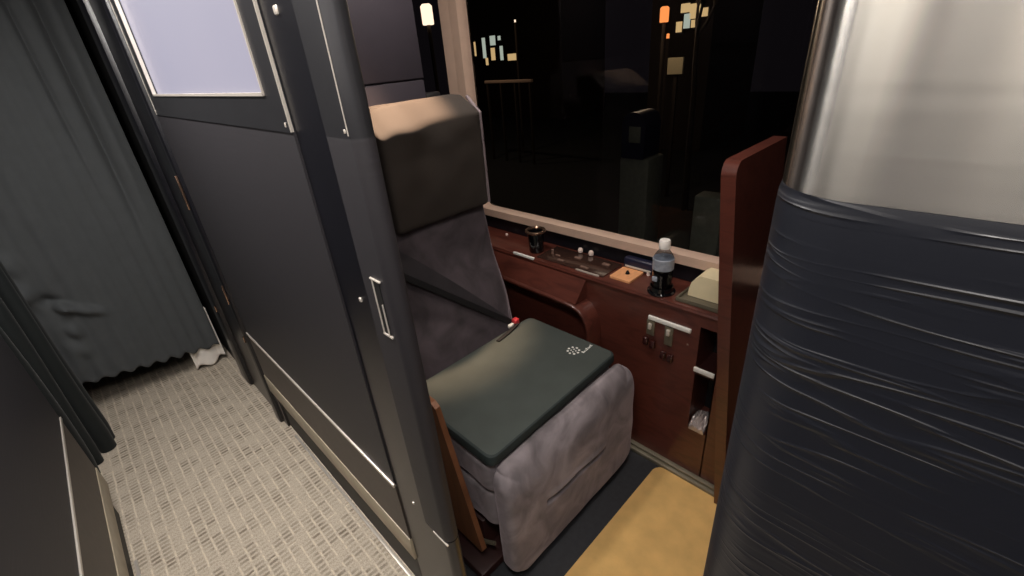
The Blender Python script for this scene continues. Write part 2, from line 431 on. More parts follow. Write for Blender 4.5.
# sliding door leaf (rounded front edge) with finger pull
d1 = empty('door_1', (PX, .59, 0), kind='structure')
def leaf(name, z0, z1, m, grow=0, y1=.642):
    """plan outline: flat towards the aisle, rounded at the bay end"""
    b = bmesh.new(); P = []
    r = .017
    x0, x1, y0 = PX-.006-grow, PX+.028+grow, .558-grow
    P.append((x0, y1))
    for i in range(9):
        t = math.pi+ (math.pi/2)*i/8; P.append((x0+r+r*math.cos(t), y0+r+r*math.sin(t)))
    for i in range(9):
        t = 1.5*math.pi+(math.pi/2)*i/8; P.append((x1-r+r*math.cos(t), y0+r+r*math.sin(t)))
    P.append((x1, y1))
    add_prism(b, P, 2, z0, z1); return finish(name, b, m, d1)
leaf('leather_panel', .505, 1.318, 'panel')
leaf('kick_panel', .005, .502, 'darkgloss')
leaf('upper_sleeve', 1.318, CEIL, 'framemetal', .0)
box('edge_strip', PX-.007, PX-.005, .5745, .576, 1.322, CEIL, 'brightmetal', d1)
box('lower_trim', PX-.0075, PX-.004, .562, .612, .4975, .501, 'brightmetal', d1)
box('lower_trim', PX-.0075, PX-.004, .562, .612, .2975, .301, 'brightmetal', d1)
# finger pull: slim steel frame round a dark slot
b = bmesh.new(); xx = PX-.006
for (c, d, e, g) in ((.583, .613, 1.109, 1.112), (.583, .610, 1.009, 1.013), (.6065, .6085, 1.01, 1.11), (.5905, .5925, 1.012, 1.07)):
    add_box(b, xx-.003, xx+.004, c, d, e, g, .0006, 1)
hf = finish('door_handle', b, 'brightmetal', d1)
box('handle_slot', xx-.001, xx+.004, .589, .607, 1.013, 1.108, 'dark', d1)
b = bmesh.new(); add_box(b, xx-.002, xx+.001, .580, .583, 1.325, 1.330, .0005); finish('screw', b, 'brightmetal', d1)

# next compartment's closed dark doorway, y 1.85-2.6
dn = empty('door_2', (PX, 2.2, 0), kind='structure')
box('door_leaf', PX+.01, PX+.04, 1.852, 2.42, .0, CEIL, 'darkgloss', dn, bev=.004)
box('door_post', PX-.006, PX+.05, 1.90, 1.955, 0, CEIL, 'darkgloss', dn, bev=.01)
box('door_post', PX-.010, PX+.05, 2.30, 2.43, 0, CEIL, 'darkgloss', dn, bev=.02)
b = bmesh.new()
for yy, z0, z1 in ((1.905, .62, .70), (1.905, 1.0, 1.12), (2.31, .44, .47), (1.905, .44, .47)):
    add_box(b, PX-.013, PX-.006, yy, yy+.004, z0, z1, .001)
finish('catch_plate', b, 'rim', dn)
tag(box('wall_right.001', PX+.015, PX+.05, 2.43, 3.6, 0, CEIL, 'dark'), kind='structure')

# ------------------------------------------------------------------ left aisle partition
LX = -.30
wl = empty('wall_left', (LX, .6, 0), kind='structure')
partition(wl, LX, -1, -.9, 1.895, .458, .228, [(-.72, -.30, 'paneleft'), (-.26, .002, 'paneleft'), (.010, .072, 'panedim'), (.118, 1.15, 'paneleft')])  # unseen glowing panes, spaced and dimmed to streak the steel sleeve's reflection
tag(box('wall_left.001', LX-.13, LX-.115, 1.895, 3.6, 0, CEIL, 'dark'), kind='structure')
r2 = bmesh.new(); add_box(r2, LX-.012, LX-.002, .3, 1.62, 0, .006, .002)
tag(finish('trim_3', r2, 'brightmetal'), kind='structure')
tag(box('wall_left.002', LX-.045, LX-.01, -1.26, -.9, 0, CEIL, 'panel'), kind='structure')

# gathered black curtain at the left compartment's doorway
lc = empty('gathered_curtain', (LX+.0, 2.15, 0), 'black curtain bunched against the left aisle wall, reaching the carpet', 'curtain')
def fold_tube(y, x, r, z0, z1, n=24):
    P = []; R = []
    for i in range(n+1):
        t = i/n; z = z1+(z0-z1)*t
        P.append((x+.006*math.sin(t*9+y*20), y+.012*math.sin(t*5+y*9), z)); R.append(r*(.82+.18*math.sin(t*6+y*30)+.1*t))
    R[-1] *= .82
    return P, R
for (y, x, r) in ((2.41, LX+.000, .034), (2.345, LX+.002, .034), (2.28, LX-.04, .034), (2.21, LX-.07, .034), (2.13, LX-.075, .034), (2.05, LX-.075, .034), (1.97, LX-.075, .034)):
    P, R = fold_tube(y, x, r, .004, CEIL-.03)
    bm = bmesh.new(); add_tube(bm, P, R, 14); finish('curtain_fold', bm, 'blackcloth', lc, sharp=70)

# aisle curtain hanging across the far end
def hem(u): return .20-.085*u+.010*math.sin(u*60)
def rump(u, z):
    d = 0
    for (cu, cz, a, su, sz) in ((.10,.66,.035,.05,.05),(.20,.60,-.03,.07,.03),(.24,.57,.04,.06,.022),(.36,.52,.02,.07,.02),(.10,.80,.02,.06,.05),(.22,.45,.015,.04,.03),(.2,.36,.012,.05,.04)):
        zz = z+(u-cu)*.35
        d -= 1.5*a*math.exp(-((u-cu)/su)**2-((zz-cz)/sz)**2)
    d -= .012*noise.noise(Vector((u*9, z*9, 3)))*max(0, 1-u*2.2)
    d += .03*math.exp(-((u-.86)/.025)**2)*max(0, min(1, (z-.75)/.5)) - .02*math.exp(-((u-.93)/.03)**2)*max(0, min(1, (z-.6)/.5))
    d += .02*math.exp(-((u-.73)/.02)**2)*max(0, min(1, (z-.9)/.5))
    return d
ac = cloth('aisle_curtain', -.36, .262, 2.66, hem, CEIL-.01, 'curtain', amp=.0035, waves=11, N=(220,150), pert=rump)
tag(ac, 'slate grey curtain hanging across the far end of the aisle', 'curtain')
wc = cloth('hanging_cloth', .125, .272, 2.685, lambda u: .012+.018*u+.012*math.sin(u*9), .34, 'whitecloth', amp=.010, waves=1.6, N=(40,30))
tag(wc, 'small white cloth hanging out below the grey aisle curtain', 'cloth')

# ------------------------------------------------------------------ big rounded pillar beside the camera
pil = empty('partition_pillar', (.33, 0, 0), 'large rounded pillar wrapped in wrinkled black leather with brushed steel above', 'pillar')
def pillar_part(name, z0, z1, m, grow, nz, wr=False, lip=0):
    b = bmesh.new(); R = .045+grow; cy = .0397; x0 = PX-grow; x1 = .44
    P = []
    for i in range(30): P.append((x0, -.55+i*(.55+cy)/30, -1, 0))
    for i in range(33):
        t = math.pi-(math.pi/2)*i/32; P.append((x0+R+R*math.cos(t), cy+R*math.sin(t)))
    for i in range(1, 8): P.append((x0+R+(x1-x0-R)*i/7, cy+R))
    rows = []
    for j in range(nz+1):
        t = j/nz; z = z0+(z1-z0)*t; g = 0
        if lip: 
            g = -lip*math.exp(-(z1-z)/.004)
        row = []
        for p in P:
            x, y = p[0], p[1]; cx = x0+R
            nx, ny = (x-cx, y-cy) if y > cy and x < cx else ((-1, 0) if x < cx and y <= cy else (0, 1))
            l = math.hypot(nx, ny) or 1; nx /= l; ny /= l
            row.append(bm_v(b, (x+nx*g, y+ny*g, z)))
        rows.append(row)
    for r0, r1 in zip(rows, rows[1:]):
        for i in range(len(P)-1): b.faces.new((r0[i], r0[i+1], r1[i+1], r1[i]))
    # close: back side and caps
    bk0 = [bm_v(b, (x1, cy+R, z0)), bm_v(b, (x1, -.55, z0))]; bk1 = [bm_v(b, (x1, cy+R, z1)), bm_v(b, (x1, -.55, z1))]
    b.faces.new((bk0[0], bk0[1], bk1[1], bk1[0])); b.faces.new(rows[0]+[bk0[1]]); b.faces.new(rows[-1]+[bk1[1]])
    bmesh.ops.remove_doubles(b, verts=b.verts[:], dist=1e-5)
    return finish(name, b, m, pil, sharp=50)
def bm_v(b, c): return b.verts.new(c)
pillar_part('leather_wrap', 0, 1.317, 'pillar', .0015, 240, lip=.0015)
pillar_part('steel_sleeve', 1.3172, CEIL, 'steel', 0, 4)

# ------------------------------------------------------------------ bulkhead behind the seat
bk = empty('wall_bulkhead', (.66, 1.42, 0), kind='structure')
box('upper_panel', .33, .985, 1.40, 1.43, 1.347, CEIL, 'bulk', bk, bev=.004)
box('lower_panel', .33, .985, 1.403, 1.43, 0, 1.343, 'bulk', bk, bev=.004)
box('dark_post', .985, 1.05, 1.402, 1.43, 0, 1.30, 'dark', bk, bev=.01)

# ------------------------------------------------------------------ reclining seat
seat = empty('reclining_seat', (.80, .95, 0), 'mauve grey velvet reclining seat with tall padded headrest by the window', 'seat')
def backwarp(q):
    z = q.z; q.y += .24*(z-.45)+.012*math.sin((z-.45)*7)
    cx = .80-.02*(z-.42)
    hw = .235 if z < 1 else .2
    q.x += .045*(z-.42)
    # softer, wider waist
    q.x = cx + (q.x-cx)*(1+.10*math.exp(-((z-.62)/.12)**2))
    return q
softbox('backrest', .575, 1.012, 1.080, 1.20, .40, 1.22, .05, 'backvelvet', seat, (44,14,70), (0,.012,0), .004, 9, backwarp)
tb = []
for i in range(25):
    z = .44+(.92-.44)*i/24; tb.append((.80+(1.008-.80)*(1+.10*math.exp(-((z-.62)/.12)**2))-.02*(z-.42), 1.094+.24*(z-.45)+.012*math.sin((z-.45)*7), z))
tube('backrest_piping', tb, .004, 'piping', seat, 8)
def headwarp(q):
    u = (q.x-.638)/.365; 
    if q.z > 1.15:
        k = (q.z-1.15)/.12
        q.z -= .045*k*max(0, (1.23-q.y)/.09)*(1+.3*math.exp(-((u-.25)/.2)**2))      # top slopes to the front
        q.z -= .02*k*math.exp(-((u-.0)/.10)**2)
        q.y -= .010*k*math.exp(-((u-.28)/.12)**2)
    return q
hr = softbox('headrest', .638, 1.003, 1.150, 1.30, .945, 1.295, .014, 'headcloth', seat, (50,20,50), (0,.006,.002), .003, 12, headwarp)
tb = [(1.005, 1.158, .95+.29*i/10) for i in range(11)]+[(1.005, 1.16+.013*i, 1.24+.012*i) for i in range(1,5)]
tube('headrest_piping', tb, .006, 'piping', seat, 8)
def cushwarp(q):
    if q.y < .80: q.z += .0
    return q
softbox('seat_cushion', .492, 1.055, .668, 1.10, .335, .464, .035, 'velvet', seat, (50,34,16), (.006,.006,.006), .006, 11)
softbox('under_cushion', .495, 1.05, .680, .88, .17, .345, .04, 'velvet', seat, (40,20,18), (.004,.004,.0), .006, 12)
def legwarp(q):
    if q.y < .645:
        s = max(0, min(1, (q.x-.625)/.02))*max(0, min(1, (.915-q.x)/.02))
        zc = .250-.06*(q.x-.634)
        q.y += .034*s*math.exp(-((q.z-zc)/.008)**2)
        q.y -= .005*s*math.exp(-((q.z-zc-.016)/.012)**2)
    if q.z > .36: q.y += .034*((q.z-.36)/.1)**2*max(0, (.672-q.y)/.064)
    # big rounded corners in the front view
    cx, cz, hx, hz, r = .792, .2495, .308, .2125, .060
    dx, dz = abs(q.x-cx)-(hx-r), abs(q.z-cz)-(hz-r)
    if dx > 0 and dz > 0:
        m = max(dx, dz); l = math.hypot(dx, dz); s = m/l if l > 0 else 1
        q.x = cx+math.copysign(hx-r+dx*s, q.x-cx); q.z = cz+math.copysign(hz-r+dz*s, q.z-cz)
    return q
softbox('leg_rest', .484, 1.100, .608, .672, .037, .462, .022, 'velvet', seat, (120,14,120), (0,.006,0), .004, 10, legwarp)
tag(prism('side_panel', [(.72,.10),(.728,.09),(1.2,.09),(1.2,.60),(.845,.60),(.828,.588)], 0, .458, .474, 'orangewood', seat), 'orange brown wooden side panel')
box('seat_base', .50, 1.08, .76, 1.20, 0, .15, 'darkwood', seat, bev=.01)
box('seat_base_plate', .43, .56, .70, 1.05, 0, .035, 'darkwood', seat, bev=.008)
tube('recline_lever', [(.475,.76,.10),(.485,.725,.11),(.492,.700,.12)], .006, 'greytray', seat)
# belt lying across the backrest
def bp(x, z, off=.012): return (x, 1.069+.24*(z-.45)+.012*math.sin((z-.45)*7)-off, z)
A0, A1 = (.60, .925), (1.0, .475)
rows = []
for i in range(13):
    t = i/12; x = .575+(.985-.575)*t; z = .905+(.498-.905)*t+.012*math.sin(t*math.pi); w = .036*(1-t)+.010*t
    rows.append((bp(x+w*.55, z+w*.8), bp(x-w*.55, z-w*.8)))
sb = ribbon('seat_belt', rows, .003, 'belt', seat)
rows = []
for i in range(13):
    t = i/12; x = .585+(.99-.585)*t; z = .850+(.495-.850)*t; w = .010
    rows.append((bp(x+w*.55, z+w*.8, .020), bp(x-w*.55, z-w*.8, .020)))
ribbon('belt_edge', rows, .006, 'dark', sb)
box('belt_buckle', .974, .998, 1.045, 1.068, .500, .525, 'red', sb, bev=.006)
box('buckle_sleeve', .945, .970, 1.045, 1.06, .500, .516, 'white', sb, bev=.005)
rows = [((.86,1.03,.503),(.865,1.018,.503)), ((.92,1.04,.504),(.925,1.026,.504)), ((.98,1.052,.508),(.985,1.038,.508))]
ribbon('belt_tail', rows, .004, 'dark', sb)

# dark green pad on the cushion
def padout(inset=0):
    c = [Vector((1.066,.668)), Vector((1.062,1.055)), Vector((.490,1.055)), Vector((.486,.656))]
    P = []; n = 4; r = .028
    for i in range(4):
        p, a, b = c[i], c[i-1], c[(i+1) % 4]
        d0 = (a-p).normalized(); d1 = (b-p).normalized()
        p0 = p+d0*r; p1 = p+d1*r
        for k in range(7):
            t = k/6; q = p0*(1-t)**2+p*2*t*(1-t)+p1*t**2; P.append(q)
    cc = Vector((.777,.86)); return [(q+(cc-q).normalized()*inset) for q in P]
b = bmesh.new(); lev = [(.004,.467),(0,.471),(0,.491),(.003,.497),(.010,.500)]; rings = []
for ins, z in lev: rings.append([b.verts.new((p.x, p.y, z)) for p in padout(ins)])
nn = len(rings[0])
for a, c in zip(rings, rings[1:]):
    for i in range(nn):
        f = b.faces.new((a[i], a[(i+1)%nn], c[(i+1)%nn], c[i])); f.material_index = 1
b.faces.new(rings[0][::-1]).material_index = 1; b.faces.new(rings[-1]).material_index = 0
pad = tag(finish('seat_pad', b, ['pad', 'padside']), 'flat dark green pad with small white print lying on the seat', 'seat pad')
# small white printed mark: a ring of dots and a slanting word-like stroke
b = bmesh.new(); LC = Vector((.985, .785))
def disc(cx, cy, r, z=.5004, n=8):
    vs = [b.verts.new((cx+r*math.cos(2*math.pi*i/n), cy+r*math.sin(2*math.pi*i/n), z)) for i in range(n)]
    lo = [b.verts.new((v.co.x, v.co.y, z-.0008)) for v in vs]
    b.faces.new(vs)
    for i in range(n): b.faces.new((vs[i], lo[i], lo[(i+1)%n], vs[(i+1)%n]))
for k in range(8):
    t = 2*math.pi*k/8; disc(LC.x+.019*math.cos(t), LC.y+.019*math.sin(t), .0042)
for k in range(4):
    t = 2*math.pi*k/4+.4; disc(LC.x+.008*math.cos(t), LC.y+.008*math.sin(t), .0030)
for k in range(7):
    cx, cy = LC.x+.012+.0078*k, LC.y-.032+.0004*k; h = (.010, .006, .006, .010, .006, .006, .009)[k]
    add_box(b, cx-.0022, cx+.0022, cy-.003, cy-.003+h, .4998, .5006); 
    if k % 2 == 0: add_box(b, cx, cx+.005, cy-.003, cy-.0005, .4998, .5006)
finish('printed_mark', b, 'white', pad)

# tan mat on the compartment floor
b = bmesh.new(); add_prism(b, rrect(.40, 1.150, -.05, .533, [.035,.02,.02,.02]), 2, .001, .007)
tag(finish('floor_mat', b, 'mat'), 'tan suede mat on the dark floor in front of the seat', 'mat')

# floor rail along the side wall
b = bmesh.new(); add_box(b, 1.148, 1.178, .2, .72, 0, .018, .004); add_box(b, 1.160, 1.178, .2, .66, .018, .03, .003); add_box(b, 1.148, 1.178, .72, 1.2, 0, .018, .004)
tag(finish('trim_5', b, 'rail'), kind='structure')

# ------------------------------------------------------------------ side console
CX, CZ = 1.178, .68
con = empty('side_console', (1.25, .8, 0), 'maroon wooden side console with armrest and cubby below the window', 'console')
b = bmesh.new()
Y0, Y1 = .386, 1.60; cub0, cub1 = .390, .452
add_box(b, CX, WX-.002, cub1, Y1, 0, CZ-.004)       # solid body beyond the cubby
add_box(b, CX, WX-.002, Y0, cub0, 0, CZ-.004)
add_box(b, CX, WX-.002, cub0, cub1, 0, .225)
add_box(b, CX, WX-.002, cub0, cub1, .625, CZ-.004)
add_prism(b, [(cub0,0),(cub0,CZ-.004),(.359,CZ-.004),(.316,0)], 0, CX, WX-.006)
finish('console_body', b, 'wood', con)
box('cubby_lining', CX+.13, WX-.003, cub0, cub1, .225, .625, 'dark', con)
box('cubby_shelf', CX-.003, CX+.13, cub0+.001, cub1-.001, .455, .462, 'darkwood', con)
box('shelf_edging', CX-.006, CX+.002, cub0+.001, cub1+.004, .462, .478, 'white', con, bev=.002)
# worktop with an overhanging rounded nose
prism('console_top', [(WX-.002, CZ-.022), (WX-.002, CZ), (CX+.012, CZ), (CX+.002, CZ-.003), (CX-.004, CZ-.012), (CX-.002, CZ-.022)], 1, Y0, Y1, 'wood', con)
# armrest: bowed lip in front of a recess
outer = [(1.55,.600),(1.2,.594),(1.0,.590),(.93,.588),(.885,.585),(.855,.575),(.833,.556),(.818,.528),(.810,.490),(.808,.35)]
inner = [(.824,.35),(.826,.488),(.833,.522),(.846,.545),(.864,.560),(.89,.569),(.93,.572),(1.0,.574),(1.2,.578),(1.55,.584)]
b = bmesh.new(); xs = [(1.108, .004), (1.102, .010), (1.112, 0), (CX+.001, 0)]
pts = outer+inner; rings = []
def ring(x, ins):
    n = len(outer); R_ = []
    for i, p in enumerate(outer):
        q = inner[n-1-i]; v = Vector(p); w = Vector(q); R_.append(b.verts.new((x, *(v+(w-v).normalized()*ins))))
    for i, q in enumerate(inner):
        p = outer[n-1-i]; v = Vector(q); w = Vector(p); R_.append(b.verts.new((x, *(v+(w-v).normalized()*ins))))
    return R_
rings = [ring(1.104, .010), ring(1.105, .004), ring(1.112, 0), ring(CX+.002, 0)]
n = len(rings[0])
for a, c in zip(rings, rings[1:]):
    for i in range(n): b.faces.new((a[i], a[(i+1)%n], c[(i+1)%n], c[i]))
b.faces.new(rings[0]); b.faces.new(rings[-1][::-1])
# sloping upper cheek between console face and the lip
add_prism(b, [(1.113,.588),(CX+.002,.588),(CX+.002,.664)], 1, .875, 1.55)
finish('armrest', b, 'wood', con)
# label strip, switches
box('edge_label', CX-.006, CX+.004, 1.125, 1.235, CZ-.006, CZ+.003, 'white', con, bev=.001)
cp = box('control_panel', 1.192, 1.318, .815, 1.125, CZ, CZ+.004, 'ctrl', con, bev=.0015)
for (x, y, sx, sy) in ((1.215,1.02,.012,.03), (1.215,.91,.010,.035), (1.27,.98,.012,.03), (1.28,.86,.015,.03), (1.245,1.06,.006,.022)):
    box('button', x-sx/2, x+sx/2, y-sy/2, y+sy/2, CZ+.003, CZ+.008, 'button', cp, bev=.001)
box('panel_edge', 1.188, 1.193, .83, .93, CZ, CZ+.005, 'brightmetal', cp)
for y in (1.005, .955):
    lathe('white_knob', [(.0,.0),(.009,0),(.010,.004),(.010,.012),(.007,.017),(0,.018)], (1.318, y, CZ+.006), 'knob', con, 16)
lathe('indicator_light', [(0,0),(.006,0),(.006,.006),(0,.009)], (1.30, 1.40, CZ), 'knob', con, 12)
lathe('small_knob', [(0,0),(.006,0),(.005,.018),(0,.02)], (1.25, 1.09, CZ+.003), 'button', con, 12)
lathe('side_knob', [(0,0),(.007,0),(.006,.010),(0,.012)], (1.30, .70, CZ), 'knob', con, 12)
# coat hook plate: metal strip with two hooks/sockets
mp = box('metal_strip', CX-.008, CX+.001, .478, .622, .594, .608, 'white', con, bev=.002)
for (y, z0, z1) in ((.612,.535,.590), (.548,.520,.590)):
    p = box('socket_plate', CX-.006, CX+.001, y-.014, y+.014, z0, z1, 'greytray', con, bev=.002)
    box('socket_key', CX-.014, CX-.005, y-.006, y+.006, z1-.030, z1-.008, 'brightmetal', p, bev=.002)
for (y, z) in ((.625,.510),(.600,.505),(.560,.480),(.535,.478)):
    box('socket_shutter', CX-.014, CX+.001, y-.010, y+.010, z-.016, z+.014, 'shutter', con, bev=.005)
b = bmesh.new(); add_box(b, CX-.003, CX+.001, .482, .488, .545, .551, .001); finish('rivet', b, 'button', con)
# right-hand grey tray of the console
tr = bmesh.new(); add_box(tr, 1.19, 1.325, .405, .545, CZ, CZ+.004, .001)
for (a_, b_, c_, d_) in ((1.19,1.325,.405,.410),(1.19,1.325,.540,.545),(1.19,1.195,.405,.545),(1.32,1.325,.405,.545)): add_box(tr, a_, b_, c_, d_, CZ, CZ+.014, .001)
finish('grey_tray', tr, 'greytray', con)

# ------------------------------------------------------------------ things on the console
# tan square with a small dark peg
cs = tag(prism('tan_coaster', rrect(1.205, 1.298, .716, .797, .006), 2, CZ+.0005, CZ+.008, 'coaster'), 'tan wooden square with a dark peg lying on the console', 'coaster')
lathe('peg', [(0,0),(.008,0),(.006,.006),(.003,.012),(0,.013)], (1.255, .755, CZ+.008), 'smoke', cs, 12)
# dark spectacle case leaning on the wall with a shiny strip
gc = bmesh.new(); add_box(gc, 1.298, 1.328, .665, .80, CZ+.001, CZ+.045, .008, 3)
g = tag(finish('glasses_case', gc, 'navy'), 'dark navy case with a shiny edge standing behind the tan square', 'case')
box('metal_edge', 1.293, 1.299, .69, .79, CZ+.012, CZ+.018, 'brightmetal', g, bev=.001)
# bottle
BX, BY = 1.222, .610
bt = empty('drink_bottle', (BX, BY, CZ), 'small clear bottle of dark drink with white cap on the console', 'bottle')
lathe('bottle_body', [(0,0),(.026,0),(.031,.006),(.032,.02),(.030,.035),(.032,.05),(.031,.075),(.0325,.085),(.0325,.115),(.028,.128),(.018,.142),(.013,.150),(.013,.158),(0,.158)], (BX, BY, CZ), 'clear', bt)
lathe('drink', [(0,.002),(.024,.002),(.029,.008),(.030,.02),(.028,.035),(.030,.05),(.029,.068),(0,.068)], (BX, BY, CZ), 'liquid', bt)
lathe('bottle_label', [(.0320,.082),(.0330,.083),(.0330,.117),(.0315,.119)], (BX, BY, CZ), 'blabel', bt)
lathe('bottle_cap', [(0,.150),(.0165,.150),(.0172,.153),(.0172,.172),(.015,.177),(0,.178)], (BX, BY, CZ), 'cap', bt)
b = bmesh.new(); add_box(b, BX-.035, BX-.028, BY+.0, BY+.018, CZ+.045, CZ+.062, .003); 
finish('label_patch', b, 'blabel', bt)
hd = tag(lathe('bottle_holder', [(.0345,0),(.044,0),(.044,.004),(.037,.006),(.0365,.022),(.0345,.022),(.0345,0)], (BX, BY, CZ), 'smoke'), 'black round holder ring at the foot of the drink bottle', 'holder')
# smoked cup with metal rim
cx, cy = 1.238, 1.165
cup = empty('smoked_cup', (cx, cy, CZ), 'dark smoked cup with a metal ring, standing beside the white strip', 'cup')
lathe('cup_body', [(0,0),(.027,0),(.029,.004),(.033,.078),(.033,.082),(.030,.082),(.026,.006),(0,.006)], (cx, cy, CZ), 'smoke', cup)
b = bmesh.new()
P = [(cx+.036*math.cos(t), cy+.036*math.sin(t), CZ+.088) for t in [2*math.pi*i/32 for i in range(33)]]
add_tube(b, P, .006, 10); finish('cup_rim', b, 'rim', cup)
# cream card box leaning in the tray
b = bmesh.new()
P = [(.425,CZ+.006),(.528,CZ+.006),(.526,CZ+.030),(.520,CZ+.052),(.508,CZ+.070),(.495,CZ+.080),(.425,CZ+.080)]
add_prism(b, P, 0, 1.235, 1.312)
tag(finish('cream_box', b, 'cream'), 'cream rounded card box standing in the grey tray by the divider', 'box')

# crumpled clear bag in the lower cubby
b = bmesh.new(); G = []
for i in range(19):
    row = []
    for j in range(19):
        u, v = i/18, j/18; n1 = noise.noise(Vector((u*7, v*7, 1.3)))
        row.append(b.verts.new((CX-.008+.10*u, cub0+.006+(cub1-cub0-.012)*v, .229+.040*math.sin(math.pi*min(1,u*1.1+.05))*(.6+.4*math.sin(math.pi*v))+.022*abs(n1)+.004)))
    G.append(row)
for i in range(18):
    for j in range(18): b.faces.new((G[i][j], G[i+1][j], G[i+1][j+1], G[i][j+1]))
base = [[b.verts.new((G[i][j].co.x, G[i][j].co.y, .227)) for j in range(19)] for i in range(19)]
for i in range(18):
    for j in range(18): b.faces.new((base[i][j], base[i][j+1], base[i+1][j+1], base[i+1][j]))
for k in range(18):
    b.faces.new((G[0][k], G[0][k+1], base[0][k+1], base[0][k])); b.faces.new((G[18][k+1], G[18][k], base[18][k], base[18][k+1]))
    b.faces.new((G[k+1][0], G[k][0], base[k][0], base[k+1][0])); b.faces.new((G[k][18], G[k+1][18], base[k+1][18], base[k][18]))
tag(finish('plastic_bag', b, 'plastic', sharp=25), 'crumpled shiny plastic bag in the lower cubby of the console', 'bag')

# ------------------------------------------------------------------ maroon divider near the pillar
dv = empty('privacy_divider', (1.2, .33, 0), 'tall maroon wooden divider with rounded top rising beside the window', 'divider')
b = bmesh.new(); TH = .032
P = [(WX-.004, 0), (1.128, 0), (1.000, 1.125)]
for i in range(7):
    t = math.pi-(math.pi/2)*i/6; P.append((1.000+.03+.03*math.cos(t), 1.13+.03*math.sin(t)))
P += [(WX-.024, 1.160)]
def yl(z): return .312+.072*z/1.13
A = [b.verts.new((p[0], yl(p[1]), p[1])) for p in P]; Bv = [b.verts.new((p[0], yl(p[1])-TH, p[1])) for p in P]
b.faces.new(A); b.faces.new(Bv[::-1]); n = len(P)
for i in range(n): b.faces.new((A[i], A[(i+1)%n], Bv[(i+1)%n], Bv[i]))
bmesh.ops.bevel(b, geom=[e for e in b.edges if e.calc_face_angle(0) > 1.2], offset=.004, segments=2, affect='EDGES')
finish('divider_board', b, 'wood', dv)

# ------------------------------------------------------------------ night outside
def ray(px, py, X):
    f = 453.676; R = Euler((1.09340852, 0, 0)).to_matrix(); Rz = Matrix.Rotation(-.749358766, 3, 'Z'); Rr = Matrix.Rotation(-.0884629141, 3, 'Z')
    d = Rz @ R @ Rr @ Vector(((px-512)/f, -(py-288)/f, -1)); t = X/d.x
    return Vector((X, d.y*t, 1.4+d.z*t))
GZ = -1.3
tag(box('ground', 1.5, 26, -8, 30, GZ-.1, GZ, 'asphalt'), kind='structure')
def facade(name, label, X, px0, px1, ptop, wins, m='outdark'):
    a = ray(px0, ptop, X); c = ray(px1, ptop, X); y0, y1 = min(a.y, c.y), max(a.y, c.y)
    e = empty(name, (X, (y0+y1)/2, GZ), label, 'building')
    box('wall', X, X+3, y0, y1, GZ, max(a.z, c.z), m, e)
    for (wx0, wy0, wx1, wy1, wm) in wins:
        p, q = ray(wx0, wy0, X-.04), ray(wx1, wy1, X-.04)
        fr = box('window', X-.06, X+.02, min(p.y,q.y)-.04, max(p.y,q.y)+.04, min(p.z,q.z)-.04, max(p.z,q.z)+.04, 'bark', e)
        box('pane', X-.075, X-.058, min(p.y,q.y), max(p.y,q.y), min(p.z,q.z), max(p.z,q.z), wm, fr)
    return e
w1 = []
for i, (x, y, w, h, m) in enumerate([(474,42,3,14,'warmlit'),(482,38,5,20,'coollit'),(490,36,6,9,'coollit'),(491,48,5,12,'warmlit'),(500,46,4,14,'coollit'),(508,54,9,6,'warmlit'),(486,58,3,7,'warmlit'),(498,36,3,4,'coollit')]):
    w1.append((x, y, x+w, y+h, m))
facade('shop_building', 'dark shop front with clusters of small lit windows across the street', 16, 560, 462, -20, w1)
w2 = [(682,4,690,12,'warmlit'),(691,4,700,18,'warmlit'),(677,22,682,32,'warmlit'),(685,14,690,28,'coollit'),(692,20,698,27,'warmlit'),(702,8,708,16,'warmlit')]
facade('lit_building', 'dark building with bright warm windows seen through bare branches', 12, 720, 655, -40, w2)
# a lantern box on a bracket
def lantern(px, py, X, s, m, label, sq=True):
    p = ray(px, py, X); e = empty('street_lantern', (X, p.y, p.z-s), label, 'lantern', )
    lathe('lantern_shade', [(0,0),(s*.55,0),(s*.6,s*.1),(s*.6,s*1.7),(s*.4,s*1.9),(0,s*1.9)], (X, p.y, p.z-s), m, e, 20)
    tube('lantern_post', [(X, p.y, GZ), (X, p.y, p.z-s+.005)], .03, 'bark', e)
    return e
lantern(664.5, 14, 8, .12, 'lantern', 'orange glowing lantern on a post outside the window, above the bottle')
lantern(427, 14, 5, .15, 'lamp', 'white oval lamp on a post, seen left of the window pillar')
lantern(668, 36, 9, .045, 'lantern', 'tiny orange light on a post below the larger orange lantern')
lantern(515, 21, 10, .035, 'lamp', 'tiny pale light on a post right of the lit shop front')
# bare tree
tr = empty('bare_tree', (7.5, ray(695,40,7.5).y, GZ), 'bare branching tree in front of the bright windows outside', 'tree')
ty = ray(695,40,7.5).y; b = bmesh.new(); random.seed(3)
def branch(p, d, L, r, lv):
    q = p+d*L; mid = p+d*L*.5+Vector((random.uniform(-.03,.03), random.uniform(-.03,.03), 0))
    add_tube(b, [p, mid, q], [r, r*.85, r*.7], 6)
    if lv:
        for k in range(3):
            dd = (d+Vector((random.uniform(-.5,.5), random.uniform(-.6,.6), random.uniform(-.1,.5)))).normalized(); branch(q, dd, L*.62, r*.62, lv-1)
branch(Vector((7.5, ty-.1, GZ)), Vector((0,.02,1)), 2.0, .06, 0); branch(Vector((7.5, ty-.06, .68)), Vector((0,.05,1)), .7, .045, 4)
finish('branches', b, 'bark', tr)
